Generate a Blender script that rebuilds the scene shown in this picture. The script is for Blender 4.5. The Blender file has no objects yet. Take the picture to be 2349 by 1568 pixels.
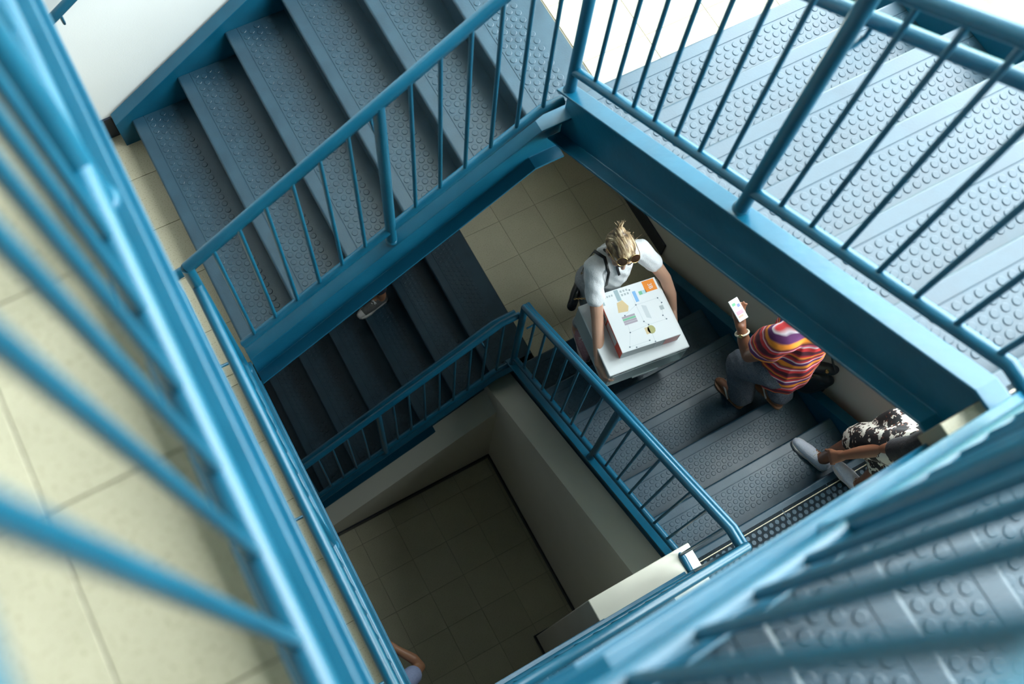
import bpy, bmesh, math, random
from mathutils import Vector, Matrix
random.seed(7)
PI = math.pi
scene = bpy.context.scene
COL = scene.collection

# ------------------------------------------------------------------ camera
cam_d = bpy.data.cameras.new('camera'); cam = bpy.data.objects.new('camera', cam_d); COL.objects.link(cam)
cam_d.sensor_width = 36.0; cam_d.lens = 35.0; cam_d.clip_start = 0.02
RGT = (0.8718287, -0.4850267, 0.0682915); DWN = (-0.4366922, -0.8328370, -0.3401212); FWD = (0.2218436, 0.2667051, -0.9378986)
LOC = (-0.322914, -0.775564, 8.270913)
cam.matrix_world = Matrix(((RGT[0], -DWN[0], -FWD[0], LOC[0]), (RGT[1], -DWN[1], -FWD[1], LOC[1]),
                           (RGT[2], -DWN[2], -FWD[2], LOC[2]), (0, 0, 0, 1)))
cam_d.dof.use_dof = True; cam_d.dof.focus_distance = 5.2; cam_d.dof.aperture_fstop = 2.5
scene.camera = cam
# ------------------------------------------------------------------ sky, light, exposure
world = bpy.data.worlds.new('overcast_sky'); scene.world = world; world.use_nodes = True
wn = world.node_tree.nodes; wl = world.node_tree.links
bg = wn['Background']; bg.inputs[0].default_value = (0.90, 0.96, 1.0, 1); bg.inputs[1].default_value = 21.0
vs = scene.view_settings
vs.view_transform = 'Standard'; vs.look = 'None'; vs.gamma = 1.0; vs.use_curve_mapping = False
vs.exposure = 0.0
scene.cycles.use_denoising = True
scene.cycles.max_bounces = 10; scene.cycles.diffuse_bounces = 6; scene.cycles.transparent_max_bounces = 12
scene.cycles.sample_clamp_indirect = 8.0
# sky portals in the two glazed openings (they only guide sampling of the sky)
def portal(name, loc, rot, sx, sy):
    d = bpy.data.lights.new(name, 'AREA'); d.shape = 'RECTANGLE'; d.size = sx; d.size_y = sy; d.cycles.is_portal = True
    o = bpy.data.objects.new(name, d); COL.objects.link(o); o.location = loc; o.rotation_euler = rot
WE = 2.58; WN = 2.425; WS = -2.37; WW = -1.95; CEIL = 13.0
WIN = (-2.2, 2.3, 5.02, 12.4)             # east window y0,y1,z0,z1
WIN2 = (-2.2, 0.9, 3.60, 4.93)           # lower east window, below the landing
portal('portal_east', (WE + .12, (WIN[0]+WIN[1])/2, (WIN[2]+WIN[3])/2), (0, PI/2, 0), WIN[3]-WIN[2], WIN[1]-WIN[0])
portal('portal_lower_east', (WE + .12, (WIN2[0]+WIN2[1])/2, (WIN2[2]+WIN2[3])/2), (0, PI/2, 0), WIN2[3]-WIN2[2], WIN2[1]-WIN2[0])

# ------------------------------------------------------------------ materials
def new_mat(name):
    m = bpy.data.materials.new(name); m.use_nodes = True
    return m, m.node_tree.nodes, m.node_tree.links, m.node_tree.nodes['Principled BSDF']
def N(nodes, t, **kw):
    n = nodes.new(t)
    for k, v in kw.items():
        if k in n.inputs.keys(): n.inputs[k].default_value = v
        else: setattr(n, k, v)
    return n
def rgba(c): return (c[0], c[1], c[2], 1)
def noise_mat(name, c1, c2, scale=8, rough=.5, detail=4, bump=0, bscale=60, lo=.35, hi=.65, spec=.5, metal=0, coat=0, rvar=0):
    m, n, l, p = new_mat(name)
    tc = N(n, 'ShaderNodeTexCoord'); nz = N(n, 'ShaderNodeTexNoise', Scale=scale, Detail=detail)
    cr = N(n, 'ShaderNodeValToRGB'); cr.color_ramp.elements[0].position = lo; cr.color_ramp.elements[1].position = hi
    cr.color_ramp.elements[0].color = rgba(c1); cr.color_ramp.elements[1].color = rgba(c2)
    l.new(tc.outputs['Object'], nz.inputs['Vector']); l.new(nz.outputs['Fac'], cr.inputs['Fac']); l.new(cr.outputs['Color'], p.inputs['Base Color'])
    p.inputs['Roughness'].default_value = rough; p.inputs['Specular IOR Level'].default_value = spec; p.inputs['Metallic'].default_value = metal
    p.inputs['Coat Weight'].default_value = coat; p.inputs['Coat Roughness'].default_value = .2
    if rvar:
        mr = N(n, 'ShaderNodeMapRange'); mr.inputs['To Min'].default_value = rough - rvar; mr.inputs['To Max'].default_value = rough + rvar
        l.new(nz.outputs['Fac'], mr.inputs['Value']); l.new(mr.outputs['Result'], p.inputs['Roughness'])
    if bump:
        nb = N(n, 'ShaderNodeTexNoise', Scale=bscale, Detail=3); b = N(n, 'ShaderNodeBump', Strength=bump, Distance=.01)
        l.new(tc.outputs['Object'], nb.inputs['Vector']); l.new(nb.outputs['Fac'], b.inputs['Height']); l.new(b.outputs['Normal'], p.inputs['Normal'])
    return m
def flat(name, c, rough=.5, **kw): return noise_mat(name, [x*.94 for x in c], [min(1, x*1.05) for x in c], rough=rough, **kw)
M = {}
M['paint'] = noise_mat('blue_gloss_paint', (.002, .072, .128), (.004, .092, .160), scale=5, rough=.32, detail=6, bump=.06, bscale=40, spec=.5, rvar=.06)
M['rubber'] = noise_mat('blue_grey_rubber', (.008, .034, .056), (.014, .048, .074), scale=9, rough=.36, detail=8, bump=.05, bscale=120, spec=.5, rvar=.08)
M['wall'] = noise_mat('cream_wall_paint', (.70, .66, .55), (.74, .70, .60), scale=1.5, rough=.6, bump=.05, bscale=150, spec=.3)
M['white'] = noise_mat('white_wall_paint', (.80, .80, .77), (.84, .84, .81), scale=1.5, rough=.6, bump=.04, bscale=150, spec=.3)
M['dim'] = noise_mat('bounce_cutting_dark_wall', (.13, .135, .14), (.15, .155, .16), scale=1.5, rough=.7)  # unseen walls and ceiling, colour made dark to cut bounced light
M['base'] = flat('navy_rubber_base', (.012, .016, .030), .4)
M['slab'] = flat('grey_slab', (.20, .17, .12), .8)
M['frame'] = flat('pale_window_frame', (.55, .58, .58), .4)
M['grass'] = noise_mat('lawn', (.06, .13, .03), (.13, .22, .05), scale=3, rough=.9)
def tile_mat():
    m, n, l, p = new_mat('beige_vinyl_tile')
    tc = N(n, 'ShaderNodeTexCoord'); oi = N(n, 'ShaderNodeObjectInfo')
    v = N(n, 'ShaderNodeTexNoise', Scale=130, Detail=5); v2 = N(n, 'ShaderNodeTexNoise', Scale=5, Detail=4)
    cr = N(n, 'ShaderNodeValToRGB'); e = cr.color_ramp.elements
    e[0].position = .30; e[0].color = (.40, .345, .225, 1); e[1].position = .46; e[1].color = (.54, .485, .345, 1)
    mx = N(n, 'ShaderNodeMix', data_type='RGBA', blend_type='MULTIPLY'); mx.inputs['Factor'].default_value = 1
    cr2 = N(n, 'ShaderNodeValToRGB'); e2 = cr2.color_ramp.elements
    e2[0].position = .3; e2[0].color = (.90, .90, .89, 1); e2[1].position = .7; e2[1].color = (1, 1, 1, 1)
    hs = N(n, 'ShaderNodeHueSaturation'); mr = N(n, 'ShaderNodeMapRange'); mr.inputs['To Min'].default_value = .95; mr.inputs['To Max'].default_value = 1.05
    l.new(tc.outputs['Object'], v.inputs['Vector']); l.new(tc.outputs['Object'], v2.inputs['Vector'])
    l.new(v.outputs['Fac'], cr.inputs['Fac']); l.new(v2.outputs['Fac'], cr2.inputs['Fac'])
    l.new(cr.outputs['Color'], mx.inputs['A']); l.new(cr2.outputs['Color'], mx.inputs['B'])
    l.new(oi.outputs['Random'], mr.inputs['Value']); l.new(mr.outputs['Result'], hs.inputs['Value']); l.new(mx.outputs['Result'], hs.inputs['Color'])
    l.new(hs.outputs['Color'], p.inputs['Base Color']); p.inputs['Roughness'].default_value = .42
    return m
M['tile'] = tile_mat()
def glass_mat(name, tint, refl=.08):
    m, n, l, p = new_mat(name); out = n['Material Output']; n.remove(p)
    t = N(n, 'ShaderNodeBsdfTransparent'); t.inputs[0].default_value = rgba(tint)
    g = N(n, 'ShaderNodeBsdfGlossy'); g.inputs['Roughness'].default_value = .02
    mix = N(n, 'ShaderNodeMixShader'); mix.inputs[0].default_value = .05
    l.new(t.outputs[0], mix.inputs[1]); l.new(g.outputs[0], mix.inputs[2]); l.new(mix.outputs[0], out.inputs['Surface'])
    return m
M['glass'] = glass_mat('window_glass', (.93, .96, .96))
def simple(name, c, rough=.5, metal=0, spec=.5, sss=0, emis=0, alpha=1):
    m, n, l, p = new_mat(name); p.inputs['Base Color'].default_value = rgba(c); p.inputs['Roughness'].default_value = rough
    p.inputs['Metallic'].default_value = metal; p.inputs['Specular IOR Level'].default_value = spec
    if sss: p.inputs['Subsurface Weight'].default_value = sss; p.inputs['Subsurface Radius'].default_value = (.01, .004, .002)
    if emis: p.inputs['Emission Color'].default_value = rgba(c); p.inputs['Emission Strength'].default_value = emis
    p.inputs['Alpha'].default_value = alpha
    return m

# ------------------------------------------------------------------ mesh helpers
class MB:
    def __init__(s): s.v = []; s.f = []; s.sm = []
    def add(s, vs, fs, smooth=False):
        b = len(s.v); s.v += [tuple(x) for x in vs]
        for f in fs: s.f.append([b + i for i in f]); s.sm.append(smooth)
        return s
    def box(s, a, b):
        x0, y0, z0 = a; x1, y1, z1 = b
        x0, x1 = min(x0, x1), max(x0, x1); y0, y1 = min(y0, y1), max(y0, y1); z0, z1 = min(z0, z1), max(z0, z1)
        return s.add([(x0,y0,z0),(x1,y0,z0),(x1,y1,z0),(x0,y1,z0),(x0,y0,z1),(x1,y0,z1),(x1,y1,z1),(x0,y1,z1)],
              [(3,2,1,0),(4,5,6,7),(0,1,5,4),(1,2,6,5),(2,3,7,6),(3,0,4,7)])
    def rings(s, R, close=True, caps=True, smooth=True):
        n = len(R[0]); vs = [p for r in R for p in r]; fs = []
        for i in range(len(R)-1):
            for j in range(n if close else n-1):
                k = (j+1) % n; fs.append((i*n+j, i*n+k, (i+1)*n+k, (i+1)*n+j))
        s.add(vs, fs, smooth)
        if caps:
            s.add(R[0], [tuple(range(n-1, -1, -1))]); s.add(R[-1], [tuple(range(n))])
        return s
    def tube(s, pts, r, n=12, caps=True, flat=None):
        P = [Vector(p) for p in pts]; rs = r if isinstance(r, (list, tuple)) else [r]*len(P)
        T = []
        for i in range(len(P)):
            a = (P[i]-P[i-1]).normalized() if i else None; b = (P[i+1]-P[i]).normalized() if i < len(P)-1 else None
            T.append(((a or b) + (b or a)).normalized())
        t0 = T[0]; u = t0.orthogonal().normalized() if abs(t0.z) > .95 else t0.cross(Vector((0,0,1))).normalized()
        R = []
        for i, p in enumerate(P):
            t = T[i]; u = (u - t*u.dot(t)).normalized(); w = t.cross(u)
            k = 1.0
            if 0 < i < len(P)-1:
                d = (P[i]-P[i-1]).normalized(); c = max(.5, d.dot(t)); k = 1/c
            m = (P[i]-P[i-1]).normalized().cross((P[i+1]-P[i]).normalized()) if 0 < i < len(P)-1 else Vector((0,0,0))
            ring = []
            for j in range(n):
                a = 2*PI*j/n; o = u*math.cos(a)*rs[i] + w*math.sin(a)*rs[i]*(flat or 1)
                if k > 1.001 and m.length > 1e-4:
                    ax = m.normalized().cross(t); o = o + ax*(o.dot(ax))*(k-1)
                ring.append(p+o)
            R.append(ring)
        return s.rings(R, True, caps)
    def lathe(s, c, prof, n=16, axis=(0,0,1)):
        ax = Vector(axis).normalized(); u = ax.orthogonal().normalized(); w = ax.cross(u); c = Vector(c)
        R = [[c + ax*h + u*math.cos(2*PI*j/n)*r + w*math.sin(2*PI*j/n)*r for j in range(n)] for r, h in prof]
        return s.rings(R)
    def mesh(s, name):
        me = bpy.data.meshes.new(name); me.from_pydata([tuple(v) for v in s.v], [], s.f); me.validate(); me.update()
        if len(me.polygons) == len(s.sm): me.polygons.foreach_set('use_smooth', s.sm)
        return me
    def build(s, name, mat, parent=None, bevel=0, loc=None, rot=None, kind=None, seg=2):
        bm = bmesh.new(); me0 = s.mesh(name); bm.from_mesh(me0); bmesh.ops.recalc_face_normals(bm, faces=bm.faces); bm.to_mesh(me0); bm.free()
        return put(name, me0, mat, parent, bevel, loc, rot, kind, seg)
def put(name, me, mat, parent=None, bevel=0, loc=None, rot=None, kind=None, seg=2):
    if mat is not None and len(me.materials) == 0: me.materials.append(M[mat] if isinstance(mat, str) else mat)
    o = bpy.data.objects.new(name, me); COL.objects.link(o)
    if parent is not None: o.parent = parent
    if loc is not None: o.location = loc
    if rot is not None: o.rotation_euler = rot
    if bevel:
        b = o.modifiers.new('bevel', 'BEVEL'); b.width = bevel; b.segments = seg; b.limit_method = 'ANGLE'; b.angle_limit = math.radians(40)
    if kind: o['kind'] = kind
    return o
def box_part(name, a, b, mat, parent=None, bevel=0, kind=None):
    return MB().box(a, b).build(name, mat, parent, bevel, kind=kind)
def thing(name, label, cat, group=None):
    o = bpy.data.objects.new(name, None); COL.objects.link(o); o.empty_display_size = .1
    o['label'] = label; o['category'] = cat
    if group: o['group'] = group
    return o
def tag(o, label, cat, group=None):
    o['label'] = label; o['category'] = cat
    if group: o['group'] = group
    return o
def struct(name, label=None):
    o = bpy.data.objects.new(name, None); COL.objects.link(o); o['kind'] = 'structure'
    if label: o['label'] = label
    return o

# ------------------------------------------------------------------ levels and plan
R_, G_ = .1778, .2817
L1 = 3.75; TR = L1 + 6*R_; BR = TR + 7*R_; L2 = BR + 5*R_
TRp = L1 - 12*R_; BRp = TRp + 7*R_; GP = .2768
# toe / web of the channels round the well
YA_T, YA_W, YA_O = .911, .980, 2.340
XB_T, XB_W, XB_O = 1.096, 1.165, 2.450
YC_T, YC_W, YC_O = .823, .892, 2.280
XW_T, XW_W = -.395, -.465
DEP = .305; H_T = .06
mapA = lambda s, w, z: (s, w, z)           # climbs to +X
mapB = lambda s, w, z: (w, -s, z)          # climbs to -Y
mapC = lambda s, w, z: (-s, -w, z)         # climbs to -X
mapW = lambda s, w, z: (-w, s, z)          # level, runs along Y on the west side

def interp(path, s):
    if s <= path[0][0]: return path[0][1]
    for (a, za), (b, zb) in zip(path, path[1:]):
        if s <= b: return za + (zb-za)*(s-a)/(b-a)
    return path[-1][1]

def channel(mp, toe, web, top, bot, name, parent, mat='paint', tf=.013, tw=.009):
    """channel section swept along s; top/bot are lists of (s,z) with the same s"""
    R = []; d = 1 if web > toe else -1; wi = web - d*tw
    for (s, zt), (_, zb) in zip(top, bot):
        R.append([mp(s, w, z) for w, z in ((toe, zt), (web, zt), (web, zb), (toe, zb), (toe, zb+tf), (wi, zb+tf), (wi, zt-tf), (toe, zt-tf))])
    return MB().rings(R, True, True, False).build(name, mat, parent, bevel=.003)

# ------------------------------------------------------------------ shell
def wall_with_holes(name, mat, axis, c0, c1, u0, u1, z0, z1, holes=()):
    w = MB()
    def b(ua, ub, za, zb):
        if ub-ua < 1e-4 or zb-za < 1e-4: return
        if axis == 'x': w.box((c0, ua, za), (c1, ub, zb))
        else: w.box((ua, c0, za), (ub, c1, zb))
    z = z0
    for h0, h1, k0, k1 in holes:
        b(u0, u1, z, k0); b(u0, h0, k0, k1); b(h1, u1, k0, k1); z = k1
    b(u0, u1, z, z1)
    return w.build(name, mat, kind='structure')
wall_with_holes('wall_north', 'white', 'y', WN, WN+.2, WW-.2, WE+.2, -.2, CEIL)
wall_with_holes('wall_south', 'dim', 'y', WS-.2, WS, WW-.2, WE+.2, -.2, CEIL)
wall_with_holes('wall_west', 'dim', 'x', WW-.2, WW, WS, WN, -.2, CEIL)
wall_with_holes('wall_east', 'wall', 'x', WE, WE+.2, WS, WN, -.2, CEIL, (WIN2, WIN))
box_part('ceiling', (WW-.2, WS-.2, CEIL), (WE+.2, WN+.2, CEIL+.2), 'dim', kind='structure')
def window(name, label, W_, zs):
    win = struct(name, label)
    ys = [W_[0] + (W_[1]-W_[0])*i/3 for i in range(4)]
    for y in ys: box_part('mullion', (WE+.06, y-.03, W_[2]), (WE+.13, y+.03, W_[3]), 'frame', win)
    for z in zs: box_part('transom', (WE+.065, W_[0], z-.03), (WE+.125, W_[1], z+.03), 'frame', win)
    for a, b in zip(ys, ys[1:]):
        for c, d in zip(zs, zs[1:]): box_part('pane', (WE+.09, a+.03, c+.03), (WE+.096, b-.03, d-.03), 'glass', win)
    box_part('sill', (WE-.02, W_[0]-.05, W_[2]-.03), (WE+.2, W_[1]+.05, W_[2]), 'frame', win)
window('window_1', 'tall daylight window beside the sunlit upper flight', WIN, [WIN[2], 6.8, 8.7, 10.6, WIN[3]])
window('window_2', 'lower daylight window between the two right-hand flights', WIN2, [WIN2[2], WIN2[3]])
tag(MB().box((WE+.25, -60, -.4), (120, 60, -.3)).build('lawn', 'grass', kind='structure'), 'green lawn outside the window', 'lawn')

# ------------------------------------------------------------------ tiled floors
T = .3048; GAP = .0011
full = {}
def tile_mesh(sx, sy):
    k = (round(sx, 4), round(sy, 4))
    if k not in full:
        h = .004; b = .0012; m = MB()
        m.add([(0,0,-h),(sx,0,-h),(sx,sy,-h),(0,sy,-h),(0,0,-b),(sx,0,-b),(sx,sy,-b),(0,sy,-b),(b,b,0),(sx-b,b,0),(sx-b,sy-b,0),(b,sy-b,0)],
              [(0,1,5,4),(1,2,6,5),(2,3,7,6),(3,0,4,7),(4,5,9,8),(5,6,10,9),(6,7,11,10),(7,4,8,11),(8,9,10,11)])
        full[k] = m.mesh('tile'); full[k].materials.append(M['tile'])
    return full[k]
def tiled(name, rects, z, ox, oy, thick=.12, label=None, holes=(), under='paint'):
    """slab pieces (rects) with separate tiles on the grid through (ox,oy)"""
    f = struct(name, label); sl = MB()
    for (a, b, c, d) in rects: sl.box((a, c, z-thick), (b, d, z-.0035))
    sl.build('slab', 'slab', f)
    for (a, b, c, d) in rects:
        i0 = math.floor((a-ox)/T); i1 = math.ceil((b-ox)/T); j0 = math.floor((c-oy)/T); j1 = math.ceil((d-oy)/T)
        for i in range(i0, i1):
            for j in range(j0, j1):
                xa, xb = max(a, ox+i*T), min(b, ox+(i+1)*T); ya, yb = max(c, oy+j*T), min(d, oy+(j+1)*T)
                if xb-xa < .02 or yb-ya < .02: continue
                put('tile', tile_mesh(xb-xa-2*GAP, yb-ya-2*GAP), None, f, loc=(xa+GAP, ya+GAP, z))
    return f
XG, YG = .952, .770                      # faces of the low walls round the ground floor of the well
tiled('floor', [(-1.95, XG, -1.6, YG)], 0.0, 0.0, 0.0)
box_part('slab', (WW, WS, -.2), (WE, WN, -.12), 'slab', bpy.data.objects['floor'])
fTp = tiled('floor', [(1.002+.333, WE, .915, WN)], TRp, 1.6297, 1.996)
fL1 = tiled('floor', [(WW, XW_W, WS, YA_W), (WW, -.385, YA_W, WN)], L1, -.465-.1524, 2.1437)
fT = tiled('floor', [(1.0155+.333, WE, .945, WN)], TR, 1.66, 2.06)
fL2 = tiled('floor', [(WW, XW_W, -.86, YA_W), (WW, -.385, YA_W, WN), (WW, -.128-.333, WS, -.895)], L2, -.657, -.022)
fB = tiled('floor', [(1.0, WE, WS, -.80)], BR, 1.2, -.95)
fBp = tiled('floor', [(.98, WE, WS, -.80)], BRp, 1.2, -.95)
# landing edge beams (channels facing the well)
for f, z in ((fL1, L1), (fL2, L2)):
    channel(mapW, -XW_T, -XW_W, [(-.892, z+.05), (.98, z+.05)], [(-.892, z+.05-DEP), (.98, z+.05-DEP)], 'edge_beam', f)

# baseboards
bb = .155
box_part('baseboard_north', (WW, WN-.012, L1), (-.475, WN, L1+bb), 'base', kind='structure', bevel=.003)
box_part('baseboard_north', (1.1, WN-.012, TRp), (WE, WN, TRp+bb), 'base', kind='structure', bevel=.003)
box_part('baseboard_east', (WE-.014, 1.20, TRp), (WE, WN-.012, TRp+bb), 'base', kind='structure', bevel=.003)
box_part('baseboard_east', (WE-.014, 1.20, TR), (WE, WN-.012, TR+bb), 'base', kind='structure', bevel=.003)
box_part('baseboard_west', (WW, WS, L2), (WW+.012, WN, L2+bb), 'base', kind='structure', bevel=.003)

# ------------------------------------------------------------------ stair flights
def tread_profile(depth, t=.028, groove=.060):
    r = .011
    P = [(0.003, -t), (0.0, -t+.006), (0.0, -r)]
    for i in range(1, 6):
        a = PI/2*i/5; P.append((r - r*math.cos(a), -r + r*math.sin(a)))
    P += [(groove-.0025, 0), (groove-.0010, -.0018), (groove+.0010, -.0018), (groove+.0025, 0), (depth, 0), (depth, -t)]
    return P
def stair_flight(name, label, mp, w0, w1, nos, parent=None, last_depth=.333, first=0):
    """nos: list of (s, z) of nosings, low to high; last is the landing nosing"""
    t = thing(name, label, 'stairs', 'steel stair flights round the well')
    g = nos[1][0]-nos[0][0]
    def prof_mesh(depth):
        P = tread_profile(depth)
        return MB().rings([[mp(s, w0+.002, z) for s, z in P], [mp(s, w1-.002, z) for s, z in P]], True, True, False)
    def stud_mesh(rows):
        m = MB(); n = 12; h = .0024; p = .0395; rr = .0138
        for k in range(rows):
            s = .084 + k*.0335; wv = w0 + .026 + (p/2 if k % 2 else 0)
            while wv < w1 - .022:
                c = (s, wv)
                base = [mp(c[0]+rr*math.cos(2*PI*i/n), c[1]+rr*math.sin(2*PI*i/n), -.0004) for i in range(n)]
                mid = [mp(c[0]+rr*math.cos(2*PI*i/n), c[1]+rr*math.sin(2*PI*i/n), h*.6) for i in range(n)]
                top = [mp(c[0]+rr*.86*math.cos(2*PI*i/n), c[1]+rr*.86*math.sin(2*PI*i/n), h) for i in range(n)]
                vs = base+mid+top; fs = []
                for q in (0, n):
                    for i in range(n): fs.append((q+i, q+(i+1) % n, q+n+(i+1) % n, q+n+i))
                fs.append(tuple(range(2*n, 3*n))); m.add(vs, fs); wv += p
        return m
    first_t = prof_mesh(g+.024); first_s = stud_mesh(5); me_t = me_s = None
    for k, (s, z) in enumerate(nos):
        loc = mp(s, 0, z)
        if k == len(nos)-1:
            o = prof_mesh(last_depth).build('tread', 'rubber', t, loc=loc); stud_mesh(5).build('stud_pattern', 'rubber', o, kind='stuff')
        elif me_t is None:
            o = first_t.build('tread', 'rubber', t, loc=loc); me_t = o.data
            d = first_s.build('stud_pattern', 'rubber', o, kind='stuff'); me_s = d.data
        else:
            o = put('tread', me_t, None, t, loc=loc); put('stud_pattern', me_s, None, o, kind='stuff')
        zp = nos[k-1][1] if k else z - R_
        MB().add([mp(a, b, c) for a, b, c in ((s+.022, w0, zp-.028), (s+.022, w1, zp-.028), (s+.022, w1, z-.026), (s+.022, w0, z-.026),
                  (s+.028, w0, zp-.028), (s+.028, w1, zp-.028), (s+.028, w1, z-.026), (s+.028, w0, z-.026))],
                 [(0,1,2,3),(7,6,5,4),(0,4,5,1),(1,5,6,2),(2,6,7,3),(3,7,4,0)]).build('riser', 'rubber', t)
    return t
nosA = [(1.0155-(5-k)*G_, L1+(k+1)*R_) for k in range(6)]
nosB = [(-.9313+k*G_, TR+(k+1)*R_) for k in range(7)]
nosC = [(-.999+k*G_, BR+(k+1)*R_) for k in range(5)]
nosAp = [(1.002-(8-k)*GP, TRp-(8-k)*R_) for k in range(9)]
nosBp = [(-.8985+k*GP, TRp+(k+1)*R_) for k in range(7)]
nosCp = [(-.98+k*.275, BRp+(k+1)*R_) for k in range(5)]
def nline(nos):
    (s0, z0), (s1, z1) = nos[0], nos[1]
    return lambda s: z0 + (s-s0)*(z1-z0)/(s1-s0)
DV = .358
def stringers(t, mp, nos, toe, web, outer, s_in0, s_kink, s_in1, z_land, s_out0, s_out1, zlow=None):
    nl = nline(nos)
    top = [(s_in0, nl(s_in0)+H_T), (s_kink, z_land+.05), (s_in1, z_land+.05)]
    bot = [(s_in0, nl(s_in0)+H_T-DV), (s_kink+.03, z_land+.05-DEP), (s_in1, z_land+.05-DEP)]
    if zlow is not None: bot[0] = (s_in0, max(zlow, bot[0][1]))
    channel(mp, toe, web, top, bot, 'stringer', t)
    top = [(s_out0, nl(s_out0)+H_T), (s_out1, nl(s_out1)+H_T)]
    bot = [(s_out0, max(nl(s_out0)+H_T-DV, (zlow if zlow is not None else -9))), (s_out1, nl(s_out1)+H_T-DV)]
    channel(mp, outer+.07, outer, top, bot, 'stringer', t)
fA = stair_flight('stair_flight', 'blue stair flight at top left beside the white wall', mapA, YA_W, YA_O, nosA)
stringers(fA, mapA, nosA, YA_T, YA_W, YA_O, -.39, 1.019, 1.16, TR, -.47, 1.05)
fBf = stair_flight('stair_flight', 'pale sunlit stair flight at upper right beside the window', mapB, XB_W, XB_O, nosB, last_depth=.30)
stringers(fBf, mapB, nosB, XB_T, XB_W, XB_O, -.965, .774, .86, BR, -1.20, .80)
fCf = stair_flight('stair_flight', 'blurred stair flight in the near bottom right corner', mapC, YC_W, YC_O, nosC)
stringers(fCf, mapC, nosC, YC_T, YC_W, YC_O, -1.16, .12, .47, L2, -1.05, .3)
fAp = stair_flight('stair_flight', 'dark stair flight below the top left flight, with a sneaker on it', mapA, YA_W, YA_O, nosAp)
stringers(fAp, mapA, nosAp, YA_T, YA_W, YA_O, -1.25, 1.005, 1.16, TRp, -1.3, 1.03, zlow=.0)
fBpf = stair_flight('stair_flight', 'shadowed stair flight with three people on it', mapB, XB_W, XB_O, nosBp, last_depth=.30)
stringers(fBpf, mapB, nosBp, XB_T, XB_W, XB_O, -.965, .765, .88, BRp, -1.20, .78)
fCpf = stair_flight('stair_flight', 'lower stair flight mostly hidden behind the near bottom flight', mapC, YC_W, YC_O, nosCp)
stringers(fCpf, mapC, nosCp, YC_T, YC_W, YC_O, -1.16, .10, .47, L1, -1.05, .3)

# ------------------------------------------------------------------ railings
GH, HH, BH = 1.067, .90, .175
RT, RB = .021, .0085
bal_me = MB().tube([(0, 0, 0), (0, 0, 1)], RB, 8).mesh('baluster'); bal_me.materials.append(M['paint'])
def railing(label, mp, wg, top, bot, bals, posts, hand=None, wh=None, brackets=(), post_r=.0225):
    t = thing('guard_railing', label, 'railing', 'blue tube railings round the well')
    MB().tube([mp(s, wg, z) for s, z in top], RT, 14).build('top_rail', 'paint', t)
    MB().tube([mp(s, wg, z) for s, z in bot], RT-.001, 14).build('bottom_rail', 'paint', t)
    for s in bals:
        z0, z1 = interp(bot, s), interp(top, s)
        o = put('baluster', bal_me, None, t, loc=mp(s, wg, z0)); o.scale = (1, 1, z1-z0)
    for s, z0, z1 in posts:
        m = MB().tube([mp(s, wg, z0), mp(s, wg, z1)], post_r, 14)
        p = m.build('post', 'paint', t)
        MB().lathe(mp(s, wg, z0-.002), [(post_r+.006, 0), (post_r+.0055, .004), (post_r+.0005, .010)], 16).build('weld_bead', 'paint', p)
    if hand:
        h = MB().tube([mp(s, wh, z) for s, z in hand], RT-.001, 14).build('handrail', 'paint', t)
        for s in brackets:
            z = interp(hand, s); e = wg
            MB().tube([mp(s, wh, z-.018), mp(s, wh, z-.055), mp(s, wh+(e-wh)*.25, z-.075), mp(s, e, z-.078)], .0065, 8).build('bracket', 'paint', h)
    return t
def arange(a, b, d):
    out = []; x = a
    while (x <= b+1e-9 if d > 0 else x >= b-1e-9): out.append(x); x += d
    return out
YAG, XBG, YCG, XWG = .945, 1.130, .858, .430
nA, nB, nC, nAp, nBp, nCp = map(nline, (nosA, nosB, nosC, nosAp, nosBp, nosCp))
# upper flight along the north side
railing('blue railing on the top left flight, single rail running up to the corner post', mapA, YAG,
        [(-.430, nA(-.430)+GH), (1.0155, TR+GH), (1.125, TR+GH)], [(-.385, nA(-.385)+BH), (1.02, TR+.155), (1.12, TR+.155)],
        [-.323+k*.1115 for k in range(6)]+[.471+k*.1115 for k in range(6)], [(.353, nA(.353)+H_T, nA(.353)+GH)],
        [(-.505, nA(-.43)+HH-.02), (-.43, nA(-.43)+HH), (1.0155, TR+HH), (1.13, TR+HH)], YAG+.082, (.353,))
# upper flight along the east side
railing('blue railing on the sunlit upper right flight, with a thick leaning post', mapB, XBG,
        [(-.926, nB(-.926)+GH), (.76, BR+GH), (.858, BR+GH)], [(-.926, nB(-.926)+BH+.01), (.765, BR+.165), (.83, BR+.160), (.858, BR+.12)],
        [-.801+k*.1083 for k in range(7)]+[.075+k*.1095 for k in range(7)], [(-.926, nB(-.926)+H_T, nB(-.926)+GH), (-.030, nB(-.030)+H_T, nB(-.03)+GH)],
        [(-1.01, TR+HH+.06), (-.93, nB(-.93)+HH), (.76, BR+HH), (.94, BR+HH)], XBG+.080, (-.030, .65))
# near flight along the south side
railing('blurred near railing crossing the bottom right corner', mapC, YCG,
        [(-1.13, nC(-1.0)+GH-.02), (-1.0, nC(-1.0)+GH), (.128, L2+GH), (.43, L2+GH)], [(-1.10, nC(-1.0)+BH-.05), (-1.0, nC(-1.0)+BH), (.128, L2+.15), (.43, L2+.15)],
        [-.98+k*.1095 for k in range(6)]+[-.204+k*.1095 for k in range(5)], [(-.330, nC(-.33)+H_T, nC(-.33)+GH)],
        [(-1.13, nC(-1.0)+HH), (-1.0, nC(-1.0)+HH), (-.35, nC(-.35)+HH)], YCG+.08, (-.33,))
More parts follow.
